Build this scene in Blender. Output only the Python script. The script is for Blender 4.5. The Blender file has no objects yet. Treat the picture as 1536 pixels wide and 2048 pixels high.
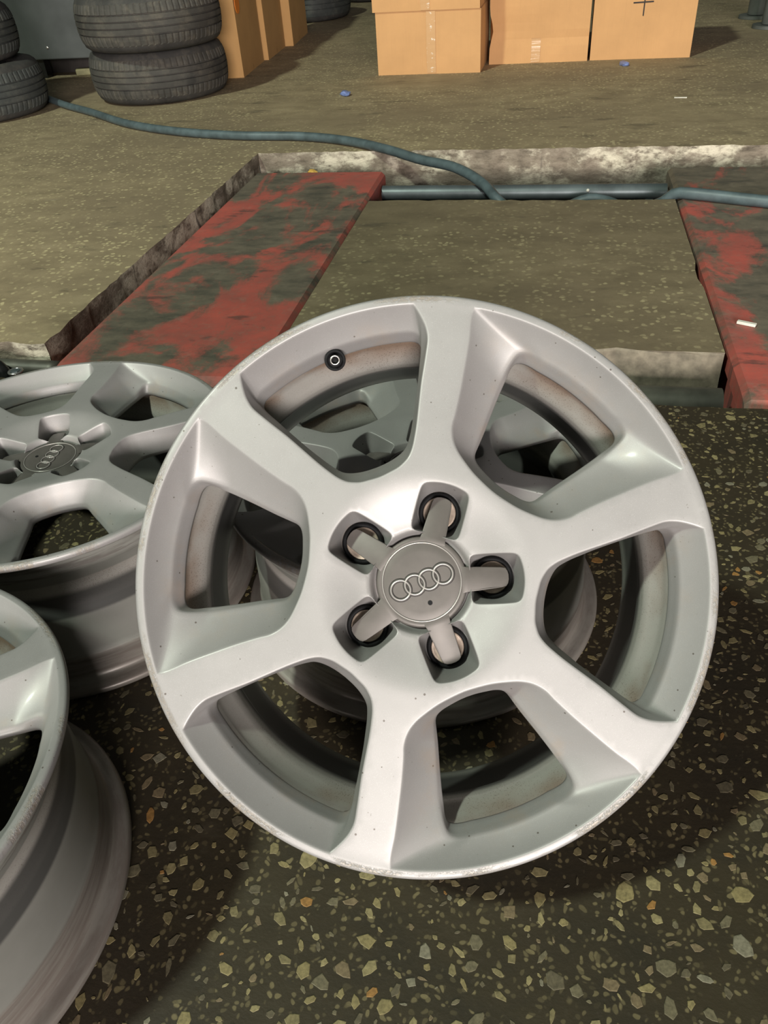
import bpy, bmesh, math, random
import numpy as np
from mathutils import Matrix, Vector
from mathutils.geometry import delaunay_2d_cdt

PI = math.pi
sc = bpy.context.scene
COL = sc.collection
rng = random.Random(7)

# ------------------------------------------------------------------ camera
CAM_M = np.array([[0.9817274457519187, -0.06518557191017212, 0.1787793709356787],
                  [0.18037802630316344, 0.6180709284320965, -0.7651484137434131],
                  [-0.06062169483269574, 0.7834150679185523, 0.6185352386677591]])
CAM_C = np.array([0.0, 0.0, 0.7416])
F_PX = 1575.7
cd = bpy.data.cameras.new('camera')
cam = bpy.data.objects.new('camera', cd)
COL.objects.link(cam)
cd.sensor_fit = 'VERTICAL'
cd.sensor_height = 36.0
cd.lens = F_PX / 2048 * 36.0
cd.clip_start = 0.02
cd.clip_end = 100
mw = Matrix.Identity(4)
for i in range(3):
    for j in range(3):
        mw[i][j] = CAM_M[i, j]
    mw[i][3] = CAM_C[i]
cam.matrix_world = mw
sc.camera = cam

# ------------------------------------------------------------------ world, lamps, exposure
w = bpy.data.worlds.new('garage_air')
sc.world = w
w.use_nodes = True
w.node_tree.nodes['Background'].inputs[0].default_value = (0.85, 0.92, 0.86, 1)
w.node_tree.nodes['Background'].inputs[1].default_value = 0.05

def area_lamp(name, loc, target, size, energy, color, shape='DISK', size_y=None):
    l = bpy.data.lights.new(name, 'AREA')
    l.shape = shape
    l.size = size
    if size_y:
        l.size_y = size_y
    l.energy = energy
    l.color = color
    o = bpy.data.objects.new(name, l)
    COL.objects.link(o)
    o.location = loc
    d = Vector(target) - Vector(loc)
    o.rotation_euler = d.to_track_quat('-Z', 'Y').to_euler()
    return o

MAIN = Vector((-0.0781, 0.4455, 0.3123))
KEY_DIR = Vector((-0.53, -0.45, 1.0))
area_lamp('ceiling_lamp', MAIN + KEY_DIR * 7.5, MAIN, 0.6, 800, (0.88, 1.0, 0.84))
area_lamp('front_lamp', (2.1, -7.4, 1.95), (0, 1.5, 0.2), 3.4, 1300, (1.0, 0.92, 0.88), 'RECTANGLE', 1.9)

sc.view_settings.view_transform = 'Standard'
sc.view_settings.look = 'None'
sc.view_settings.gamma = 1
sc.view_settings.use_curve_mapping = False
sc.view_settings.exposure = 0.0

# ------------------------------------------------------------------ helpers
def tag(o, label=None, cat=None, group=None, kind=None):
    if label: o['label'] = label
    if cat: o['category'] = cat
    if group: o['group'] = group
    if kind: o['kind'] = kind
    return o

def mesh_obj(name, verts, faces, mat, parent=None, smooth=False, mats=None, midx=None):
    me = bpy.data.meshes.new(name)
    me.from_pydata([tuple(float(c) for c in v) for v in verts], [], [tuple(int(i) for i in f) for f in faces])
    me.update()
    for m in (mats or [mat]):
        me.materials.append(m)
    if midx is not None:
        me.polygons.foreach_set('material_index', midx)
    if smooth:
        me.polygons.foreach_set('use_smooth', [True] * len(me.polygons))
    o = bpy.data.objects.new(name, me)
    COL.objects.link(o)
    if parent:
        o.parent = parent
    return o

def bm_obj(name, bm, mat, parent=None, smooth=False, angle=None):
    bmesh.ops.recalc_face_normals(bm, faces=bm.faces)
    me = bpy.data.meshes.new(name)
    bm.to_mesh(me)
    bm.free()
    me.materials.append(mat)
    if smooth:
        me.polygons.foreach_set('use_smooth', [True] * len(me.polygons))
        if angle:
            me.set_sharp_from_angle(angle=angle)
    o = bpy.data.objects.new(name, me)
    COL.objects.link(o)
    if parent:
        o.parent = parent
    return o

def empty(name, loc=(0, 0, 0), rz=0, label=None, cat=None, group=None):
    o = bpy.data.objects.new(name, None)
    o.empty_display_size = 0.05
    COL.objects.link(o)
    o.location = loc
    o.rotation_euler = (0, 0, rz)
    tag(o, label, cat, group)
    return o

def copy_tree(o, parent=None):
    c = o.copy()
    COL.objects.link(c)
    c.parent = parent
    for ch in [x for x in CHILD.get(o.name, [])]:
        copy_tree(ch, c)
    return c

CHILD = {}

def index_children():
    CHILD.clear()
    for o in bpy.data.objects:
        if o.parent:
            CHILD.setdefault(o.parent.name, []).append(o)

def box_bm(x0, x1, y0, y1, z0, z1, bevel=0.0, seg=2):
    bm = bmesh.new()
    bmesh.ops.create_cube(bm, size=1)
    for v in bm.verts:
        v.co = Vector(((x0 + x1) / 2 + v.co.x * (x1 - x0), (y0 + y1) / 2 + v.co.y * (y1 - y0), (z0 + z1) / 2 + v.co.z * (z1 - z0)))
    if bevel:
        bmesh.ops.bevel(bm, geom=bm.edges[:], offset=bevel, segments=seg, affect='EDGES', profile=0.5)
    return bm

def lathe(prof, n=128, closed=True, off=0.0):
    """prof: list of (r, z)"""
    V, Fc = [], []
    m = len(prof)
    for k in range(n):
        a = 2 * PI * (k + off) / n
        for r, z in prof:
            V.append((r * math.cos(a), r * math.sin(a), z))
    for k in range(n):
        k2 = (k + 1) % n
        for j in range(m - 1):
            Fc.append((k * m + j, k2 * m + j, k2 * m + j + 1, k * m + j + 1))
    return V, Fc

def catmull(P, n):
    """open catmull-rom through P resampled to n points evenly by arc length"""
    P = np.asarray(P, float)
    Q = np.vstack([2 * P[0] - P[1], P, 2 * P[-1] - P[-2]])
    out = []
    for i in range(1, len(Q) - 2):
        p0, p1, p2, p3 = Q[i - 1], Q[i], Q[i + 1], Q[i + 2]
        for t in np.linspace(0, 1, 16, endpoint=False):
            out.append(0.5 * ((2 * p1) + (-p0 + p2) * t + (2 * p0 - 5 * p1 + 4 * p2 - p3) * t * t + (-p0 + 3 * p1 - 3 * p2 + p3) * t ** 3))
    out.append(P[-1])
    out = np.array(out)
    s = np.concatenate([[0], np.cumsum(np.linalg.norm(np.diff(out, axis=0), axis=1))])
    ss = np.linspace(0, s[-1], n)
    return np.stack([np.interp(ss, s, out[:, k]) for k in range(out.shape[1])], 1)

def tube(path, rad, n=12, samples=80, cap=True):
    P = catmull(path, samples)
    V, Fc = [], []
    T = np.gradient(P, axis=0)
    T /= np.linalg.norm(T, axis=1)[:, None]
    up = np.array([0, 0, 1.0])
    if abs(T[0] @ up) > 0.9:
        up = np.array([1.0, 0, 0])
    for i in range(samples):
        a = np.cross(T[i], up); a /= np.linalg.norm(a)
        b = np.cross(a, T[i])
        up = b
        r = rad[i] if hasattr(rad, '__len__') else rad
        for k in range(n):
            t = 2 * PI * k / n
            V.append(P[i] + r * (math.cos(t) * a + math.sin(t) * b))
    for i in range(samples - 1):
        for k in range(n):
            k2 = (k + 1) % n
            Fc.append((i * n + k, i * n + k2, (i + 1) * n + k2, (i + 1) * n + k))
    if cap:
        Fc.append(tuple(range(n - 1, -1, -1)))
        Fc.append(tuple((samples - 1) * n + k for k in range(n)))
    return V, Fc

def torus(R, r, z, n=48, m=10, cx=0, cy=0, sz=1.0):
    V, Fc = [], []
    for i in range(n):
        a = 2 * PI * i / n
        for j in range(m):
            b = 2 * PI * j / m
            rr = R + r * math.cos(b)
            V.append((cx + rr * math.cos(a), cy + rr * math.sin(a), z + r * sz * math.sin(b)))
    for i in range(n):
        for j in range(m):
            Fc.append((i * m + j, ((i + 1) % n) * m + j, ((i + 1) % n) * m + (j + 1) % m, i * m + (j + 1) % m))
    return V, Fc

# ------------------------------------------------------------------ material node helper
class NT:
    def __init__(self, name):
        self.m = bpy.data.materials.new(name)
        self.m.use_nodes = True
        self.t = self.m.node_tree
        self.b = self.t.nodes['Principled BSDF']
    def n(self, kind, **kw):
        x = self.t.nodes.new(kind)
        for k, v in kw.items():
            setattr(x, k, v)
        return x
    def l(self, a, b):
        self.t.links.new(a, b)
    def val(self, sock, v):
        if hasattr(v, 'links') or hasattr(v, 'is_output'):
            self.l(v, sock)
        else:
            sock.default_value = v
    def coord(self, kind='Object'):
        return self.n('ShaderNodeTexCoord').outputs[kind]
    def world(self):
        return self.n('ShaderNodeNewGeometry').outputs['Position']
    def mapping(self, vec, scale=(1, 1, 1), rot=(0, 0, 0), loc=(0, 0, 0)):
        x = self.n('ShaderNodeMapping')
        x.inputs['Scale'].default_value = scale
        x.inputs['Rotation'].default_value = rot
        x.inputs['Location'].default_value = loc
        self.l(vec, x.inputs['Vector'])
        return x.outputs[0]
    def noise(self, vec, scale, detail=4, rough=0.55, dist=0.0):
        x = self.n('ShaderNodeTexNoise')
        x.inputs['Scale'].default_value = scale
        x.inputs['Detail'].default_value = detail
        x.inputs['Roughness'].default_value = rough
        x.inputs['Distortion'].default_value = dist
        self.l(vec, x.inputs['Vector'])
        return x.outputs['Fac']
    def voro(self, vec, scale, feature='F1', out='Distance', rnd=1.0):
        x = self.n('ShaderNodeTexVoronoi', feature=feature)
        x.inputs['Scale'].default_value = scale
        x.inputs['Randomness'].default_value = rnd
        self.l(vec, x.inputs['Vector'])
        return x.outputs[out]
    def ramp(self, fac, stops, interp='LINEAR'):
        x = self.n('ShaderNodeValToRGB')
        x.color_ramp.interpolation = interp
        el = x.color_ramp.elements
        while len(el) < len(stops):
            el.new(0.5)
        for e, (p, c) in zip(el, stops):
            e.position = p
            e.color = c if len(c) == 4 else (*c, 1)
        self.l(fac, x.inputs[0])
        return x.outputs[0]
    def thr(self, fac, a, b):
        x = self.n('ShaderNodeMapRange', interpolation_type='SMOOTHSTEP')
        self.l(fac, x.inputs[0])
        x.inputs[1].default_value = a
        x.inputs[2].default_value = b
        return x.outputs[0]
    def math(self, op, a, b=None):
        x = self.n('ShaderNodeMath', operation=op)
        self.val(x.inputs[0], a)
        if b is not None:
            self.val(x.inputs[1], b)
        return x.outputs[0]
    def mix(self, fac, a, b, blend='MIX'):
        x = self.n('ShaderNodeMix', data_type='RGBA', blend_type=blend)
        self.val(x.inputs[0], fac)
        for s, v in ((6, a), (7, b)):
            if isinstance(v, tuple):
                x.inputs[s].default_value = v if len(v) == 4 else (*v, 1)
            else:
                self.l(v, x.inputs[s])
        return x.outputs[2]
    def sep(self, vec):
        x = self.n('ShaderNodeSeparateXYZ')
        self.l(vec, x.inputs[0])
        return x.outputs
    def bump(self, h, strength=0.3, dist=0.002):
        x = self.n('ShaderNodeBump')
        x.inputs['Strength'].default_value = strength
        x.inputs['Distance'].default_value = dist
        self.l(h, x.inputs['Height'])
        self.l(x.outputs[0], self.b.inputs['Normal'])
    def set(self, **kw):
        names = {'color': 'Base Color', 'rough': 'Roughness', 'metal': 'Metallic', 'spec': 'Specular IOR Level', 'coat': 'Coat Weight', 'coat_rough': 'Coat Roughness'}
        for k, v in kw.items():
            s = self.b.inputs[names[k]]
            if isinstance(v, tuple) and len(v) == 3:
                v = (*v, 1)
            self.val(s, v)
        return self.m

def plain(name, color, rough=0.6, metal=0.0, var=0.15, scale=30, spec=0.5):
    t = NT(name)
    c = t.coord()
    nz = t.noise(c, scale, 4)
    lo = tuple(x * (1 - var) for x in color)
    hi = tuple(min(1, x * (1 + var)) for x in color)
    col = t.ramp(nz, [(0.3, lo), (0.7, hi)])
    return t.set(color=col, rough=rough, metal=metal, spec=spec)

# ---- wheel paints
def mat_silver(name, lip=False, barrel=False):
    t = NT(name)
    c = t.coord()
    x, y, z = t.sep(c)
    r = t.math('SQRT', t.math('ADD', t.math('MULTIPLY', x, x), t.math('MULTIPLY', y, y)))
    cloud = t.noise(c, 14, 5, 0.6)
    col = t.ramp(cloud, [(0.3, (0.245, 0.237, 0.231)), (0.7, (0.278, 0.269, 0.262))])
    flake = t.noise(c, 2600, 1, 0.5)
    col = t.mix(t.thr(flake, 0.62, 0.8), col, (0.39, 0.38, 0.37))
    # small dark pits and dust specks
    sp = t.noise(c, 420, 2, 0.5)
    patch = t.thr(t.noise(t.mapping(c, loc=(3, 1, 2)), 22, 3), 0.5, 0.72)
    col = t.mix(t.math('MULTIPLY', t.thr(sp, 0.70, 0.76), t.math('ADD', t.math('MULTIPLY', patch, 0.75), 0.12)), col, (0.10, 0.085, 0.07))
    vd = t.voro(c, 135)
    vc = t.sep(t.voro(c, 135, out='Color'))
    pit = t.math('MULTIPLY', t.thr(t.math('SUBTRACT', vd, t.math('MULTIPLY', vc[1], 0.11)), 0.045, 0.0), t.thr(vc[0], 0.74, 0.76))
    col = t.mix(t.math('MULTIPLY', pit, 0.8), col, (0.07, 0.055, 0.045))
    # fine hair scratches
    s1 = t.noise(t.mapping(c, (60, 900, 200), (0, 0, 0.6)), 1.0, 2)
    s1m = t.math('MULTIPLY', t.thr(s1, 0.69, 0.75), t.thr(t.noise(c, 9, 2), 0.52, 0.7))
    col = t.mix(t.math('MULTIPLY', s1m, 0.3), col, (0.36, 0.33, 0.30))
    # grime that gathers in the wells
    deep = t.n('ShaderNodeMapRange'); t.l(z, deep.inputs[0]); deep.inputs[1].default_value = -0.006; deep.inputs[2].default_value = -0.034
    gr = t.math('MULTIPLY', deep.outputs[0], t.thr(t.noise(c, 26, 5, 0.65), 0.48, 0.75))
    col = t.mix(t.math('MULTIPLY', gr, 0.45), col, (0.33, 0.24, 0.17))
    rough = 0.50
    if lip:
        # kerb rash on the rim lip
        a = t.math('ARCTAN2', y, x)
        comb = t.n('ShaderNodeCombineXYZ'); t.l(a, comb.inputs[0]); t.l(r, comb.inputs[1])
        streak = t.noise(t.mapping(comb.outputs[0], (55, 500, 1)), 1.0, 5, 0.75)
        zone = t.thr(t.noise(t.mapping(comb.outputs[0], (3.2, 30, 1), loc=(1.7, 0, 0)), 1.0, 3), 0.47, 0.58)
        onlip = t.thr(r, 0.2232, 0.2262)
        rash = t.math('MULTIPLY', t.math('MULTIPLY', t.thr(streak, 0.42, 0.55), zone), onlip)
        col = t.mix(t.math('MULTIPLY', rash, 0.7), col, (0.24, 0.205, 0.165))
        dk = t.math('MULTIPLY', t.math('MULTIPLY', t.thr(streak, 0.60, 0.68), zone), onlip)
        col = t.mix(t.math('MULTIPLY', dk, 0.8), col, (0.15, 0.12, 0.09))
        t.bump(t.math('MULTIPLY', rash, -1.0), 0.5, 0.0006)
    return t.set(color=col, rough=rough, metal=0.28, spec=0.35, coat=0.06, coat_rough=0.15)

def mat_barrel():
    t = NT('barrel_paint')
    c = t.coord()
    x, y, z = t.sep(c)
    r = t.math('SQRT', t.math('ADD', t.math('MULTIPLY', x, x), t.math('MULTIPLY', y, y)))
    cloud = t.noise(c, 12, 5, 0.6)
    col = t.ramp(cloud, [(0.3, (0.30, 0.295, 0.275)), (0.7, (0.36, 0.352, 0.33))])
    # brown brake dust speckle
    a = t.math('ARCTAN2', y, x)
    comb = t.n('ShaderNodeCombineXYZ'); t.l(a, comb.inputs[0]); t.l(z, comb.inputs[1])
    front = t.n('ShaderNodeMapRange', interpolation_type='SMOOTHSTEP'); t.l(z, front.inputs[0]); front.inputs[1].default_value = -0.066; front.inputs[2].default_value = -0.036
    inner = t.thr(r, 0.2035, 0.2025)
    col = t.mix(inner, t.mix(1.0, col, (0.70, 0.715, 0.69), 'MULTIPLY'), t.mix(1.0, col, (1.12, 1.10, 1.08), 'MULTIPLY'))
    zone = t.thr(t.noise(t.mapping(comb.outputs[0], (2.1, 14, 1)), 1.0, 3), 0.40, 0.62)
    sp = t.thr(t.noise(c, 900, 2, 0.5), 0.56, 0.70)
    f = t.math('MULTIPLY', t.math('MULTIPLY', inner, zone), front.outputs[0])
    col = t.mix(t.math('MULTIPLY', f, 0.80), col, (0.22, 0.135, 0.085))
    col = t.mix(t.math('MULTIPLY', t.math('MULTIPLY', inner, sp), t.math('MULTIPLY', t.math('ADD', zone, 0.3), 0.5)), col, (0.10, 0.065, 0.045))
    # inside of the rear half: dirt, with its shade painted in near black
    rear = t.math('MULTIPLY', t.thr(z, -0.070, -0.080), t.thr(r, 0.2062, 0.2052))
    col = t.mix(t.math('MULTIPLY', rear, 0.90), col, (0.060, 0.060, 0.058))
    # rubber marks on bead seats outside
    st = t.noise(t.mapping(comb.outputs[0], (2, 160, 1)), 1.0, 5, 0.7)
    outer = t.math('MULTIPLY', t.thr(r, 0.2088, 0.2100), t.thr(z, -0.008, -0.012))
    col = t.mix(t.math('MULTIPLY', t.math('MULTIPLY', outer, t.thr(st, 0.42, 0.6)), 0.75), col, (0.11, 0.095, 0.085))
    rs = t.math('MULTIPLY', outer, t.thr(z, -0.165, -0.172))
    col = t.mix(t.math('MULTIPLY', rs, 0.5), col, (0.20, 0.165, 0.14))
    # dark drag lines
    ln = t.noise(t.mapping(comb.outputs[0], (0.9, 75, 1), (0, 0, 0.02)), 1.0, 4, 0.7)
    col = t.mix(t.math('MULTIPLY', t.thr(ln, 0.66, 0.74), 0.22), col, (0.16, 0.15, 0.14))
    return t.set(color=col, rough=0.42, metal=0.3, coat=0.15, coat_rough=0.25)

M_FACE = mat_silver('silver_wheel_paint', lip=True)
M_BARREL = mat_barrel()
M_CAP = plain('cap_grey_plastic', (0.100, 0.090, 0.082), 0.48, 0.25, 0.10, 60, 0.35)
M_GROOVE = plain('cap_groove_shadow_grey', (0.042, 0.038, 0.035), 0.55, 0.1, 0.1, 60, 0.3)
M_EMBLEM = plain('emblem_chrome', (0.34, 0.32, 0.30), 0.33, 0.45, 0.05, 60)
M_BLACK = plain('black_rubber_and_gaps', (0.005, 0.005, 0.0055), 0.7, 0.0, 0.2, 80, 0.2)  # valve rubber; also paints the dark lug gaps and the cap hole
M_SEAT = plain('rusty_bolt_seat', (0.36, 0.29, 0.23), 0.5, 0.35, 0.35, 120)
M_STEEL = plain('bright_steel', (0.62, 0.60, 0.57), 0.25, 0.9, 0.08, 80)

# ------------------------------------------------------------------ WHEEL
RW = 0.2305
HL = 0.2185
BC = 0.0580                # bolt circle radius
NR, NS = 44, 130           # columns on rim piece, on the side piece

def pol(L):
    return np.array([(r * math.sin(math.radians(a)), r * math.cos(math.radians(a))) for r, a in L])   # +Y = window axis; a>0 -> +x

A_SIDE = [(.2223, 19.65), (.2155, 20.75), (.208, 21.8), (.202, 22.4), (.1945, 22.75), (.183, 22.4), (.172, 21.9), (.16, 21.25), (.148, 20.7), (.136, 20.1),
          (.125, 19.4), (.115, 18.4), (.107, 17.2), (.1005, 15.3), (.0965, 12.8), (.0935, 9.8), (.0918, 6), (.0905, 0)]
A_IN = [(.2008, 18.0), (.2005, 19.5), (.1985, 20.7), (.1945, 21.25), (.188, 21.1), (.180, 20.8), (.17, 20.45), (.155, 19.75), (.143, 19.0), (.1332, 18.1), (.1245, 17.15), (.1175, 16.0), (.112, 14.6), (.108, 12.3), (.1048, 9.0), (.1027, 5.0), (.1018, 0)]
B_SIDE = [(.2223, 27.5), (.216, 27.7), (.2085, 27.6), (.200, 27.35), (.19, 27.2), (.175, 27.08), (.156, 26.95), (.1375, 27.1), (.127, 27.4), (.117, 26.3), (.109, 23.7), (.1023, 19.5), (.0965, 14), (.0935, 9), (.0918, 4), (.0913, 0)]
B_IN = [(.1995, 11.5), (.1995, 13.4), (.198, 14.8), (.1945, 15.6), (.189, 15.85), (.182, 15.85), (.17, 15.95), (.152, 15.9), (.1335, 15.7), (.121, 15.75), (.1150, 15.75), (.1105, 14.9), (.1068, 12.4), (.1040, 8.5), (.1020, 4), (.1014, 0)]
NARROW_CORNER, WIDE_CORNER = 20.6, 15.0

def mirror_side(P):
    return np.vstack([P, (P[:-1] * np.array([-1, 1]))[::-1]])

def split_contour(side_list, rim_r, corner=None):
    """returns closed loop of NR + NS points: rim piece from left corner to right corner then the side piece back"""
    P = pol(side_list)
    if corner is None:
        tip = side_list[0]
        a = np.radians(np.linspace(-tip[1], tip[1], NR + 1))
        rim = np.stack([tip[0] * np.sin(a), tip[0] * np.cos(a)], 1)
        side = catmull(mirror_side(P), NS + 1)
        return np.vstack([rim[:-1], side[:-1]])
    # rounded corner: the contour is one smooth loop, cut at the corner angle
    a0 = side_list[0][1]
    arc = pol([(rim_r, x) for x in np.linspace(0, a0, 8)[:-1]])
    half = np.vstack([arc, P])
    full = catmull(half, 900)
    ang = np.degrees(np.arctan2(full[:, 0], full[:, 1]))
    rad = np.hypot(full[:, 0], full[:, 1])
    k = np.argmax((ang > corner) | ((rad < rim_r - .004) & (ang > corner - 1.5)))
    rh = full[:k + 1]
    sh = full[k:]
    rim = np.vstack([(rh * np.array([-1, 1]))[::-1], rh[1:]])
    side = mirror_side(sh)
    rim = catmull(rim[::max(1, len(rim) // 120)] if False else rim[np.linspace(0, len(rim) - 1, 80).astype(int)], NR + 1)
    side = catmull(side[np.linspace(0, len(side) - 1, 160).astype(int)], NS + 1)
    return np.vstack([rim[:-1], side[:-1]])

def offset_loop(L, d):
    """offset outward (away from the loop's inside)"""
    nxt = np.roll(L, -1, 0); prv = np.roll(L, 1, 0)
    t1 = L - prv; t2 = nxt - L
    n1 = np.stack([t1[:, 1], -t1[:, 0]], 1); n1 /= np.linalg.norm(n1, axis=1)[:, None] + 1e-12
    n2 = np.stack([t2[:, 1], -t2[:, 0]], 1); n2 /= np.linalg.norm(n2, axis=1)[:, None] + 1e-12
    nn = n1 + n2
    nn /= np.linalg.norm(nn, axis=1)[:, None] + 1e-12
    cosh = np.clip((nn * n1).sum(1), 0.6, 1)
    area = 0.5 * np.sum(L[:, 0] * nxt[:, 1] - nxt[:, 0] * L[:, 1])
    s = 1 if area > 0 else -1
    return L + s * nn * (d / cosh)[:, None]

def smooth01(x):
    x = np.clip(x, 0, 1)
    return x * x * (3 - 2 * x)

def zf(r):
    """height of the spoke face: flat, dished towards the cap, spoke ends a hair below the lip"""
    r = np.asarray(r, float)
    z = -0.0110 * (1 - smooth01((r - 0.036) / 0.052))
    z = z - 0.0006 * smooth01((r - 0.10) / 0.05) * (1 - smooth01((r - 0.2212) / 0.0016))
    return z

def rot2(P, a):
    c, s = math.cos(a), math.sin(a)
    return P @ np.array([[c, s], [-s, c]])

def lerp(a, b, t):
    return a + (b - a) * t

def window_rows(kind):
    if kind == 'narrow':
        C0 = split_contour(A_SIDE, None)
        C2 = split_contour(A_IN, .2008, NARROW_CORNER)
        rim_add, side_t, z1s = .0048, 0.55, -0.018
    else:
        C0 = split_contour(B_SIDE, None)
        C2 = split_contour(B_IN, .1990, WIDE_CORNER)
        rim_add, side_t, z1s = .0066, 0.90, -0.0275
    n = len(C0)
    # weight: 1 on the rim piece, fading along the sides
    wgt = np.zeros(n)
    wgt[:NR] = 1
    fade = int(NS * 0.10)
    for i in range(NS):
        d = min(i, NS - i)
        wgt[NR + i] = 1 - smooth01(np.array(d / fade))
    rad = C2 / np.linalg.norm(C2, axis=1)[:, None]
    C1r = C2 + rad * rim_add
    C1s = lerp(C0, C2, side_t)
    C1 = C1s * (1 - wgt[:, None]) + C1r * wgt[:, None]
    z1 = z1s * (1 - wgt) + (-0.0195) * wgt
    z2 = np.full(n, -0.0320)
    z0 = zf(np.linalg.norm(C0, axis=1))
    rows = []
    G = offset_loop(C0, 0.0017); H = offset_loop(C0, 0.0008)
    rows.append((G, zf(np.linalg.norm(G, axis=1))))
    rows.append((H, zf(np.linalg.norm(H, axis=1)) - 0.00012))
    rows.append((C0, z0 - 0.0006))
    d01 = np.linalg.norm(C1 - C0, axis=1)
    slope = (z1 - z0) / np.maximum(d01, 1e-5)
    # rounded shoulder, then an almost straight bevel, slightly hollow
    for t in (0.05, 0.12, 0.25, 0.42, 0.60, 0.78, 0.90):
        hollow = 0.0012 * math.sin(PI * t) if kind == 'wide' else 0.0006 * math.sin(PI * t)
        rows.append((lerp(C0, C1, t), lerp(z0 - 0.0006, z1, t) - hollow))
    rows.append((lerp(C0, C1, 0.97), lerp(z0 - .0006, z1, 0.97)))
    rows.append((lerp(C1, C2, 0.12), lerp(z1, z2, 0.10)))
    rows.append((lerp(C1, C2, 0.35), lerp(z1, z2, 0.34)))
    rows.append((lerp(C1, C2, 0.70), lerp(z1, z2, 0.72)))
    rows.append((lerp(C1, C2, 0.93), lerp(z1, z2, 0.94)))
    rows.append((C2, z2 - 0.0012))
    out = offset_loop(C2, 0.0006)
    rows.append((out, z2 - 0.0028))
    rows.append((out, np.full(n, -0.0365)))
    return rows

def pocket_rows():
    half = [(39.0, 0), (39.0, 9), (39.1, 14.5), (40.0, 17.6), (42.8, 19.2), (49, 19.7), (61.7, 19.7), (71, 19.3), (75.2, 18.4), (77.6, 16.0), (79.2, 11), (80.2, 5.5), (80.5, 0)]
    P = np.array(half) / 1000.0
    P = np.vstack([P, (P[1:-1] * np.array([1, -1]))[::-1]])
    P = np.vstack([P, P[:1]])
    L = catmull(P, 73)[:-1]
    # re-order by angle about the bolt centre
    bc = np.array([0.056, 0])
    a = np.arctan2(L[:, 1], L[:, 0] - 0.056)
    o = np.argsort(a)
    L = L[o]
    rad = lambda Q: np.linalg.norm(Q, axis=1)
    rows = []
    for d, dz in ((0.0010, 0), (0.0004, -0.00015), (0.0, -0.0007)):
        Q = offset_loop(L, d)
        rows.append((Q, zf(rad(Q)) + dz))
    ang = np.arctan2(L[:, 1], L[:, 0] - 0.056)
    circ = lambda r: np.stack([BC + r * np.cos(ang), r * np.sin(ang)], 1)
    n = len(L)
    z0 = zf(rad(L)) - .0007
    E_ = circ(0.0180)
    for t in (0.06, 0.16, 0.32, 0.50, 0.68, 0.84, 0.95):
        Q = lerp(L, E_, t ** 1.15)
        rows.append((Q, lerp(z0, -0.0315, t) - 0.0012 * math.sin(PI * t)))
    rows.append((E_, np.full(n, -0.0322)))
    rows.append((circ(0.0172), np.full(n, -0.0326)))
    rows.append((circ(0.0172), np.full(n, -0.0450)))
    rows.append((circ(0.004), np.full(n, -0.0450)))
    return rows

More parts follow.
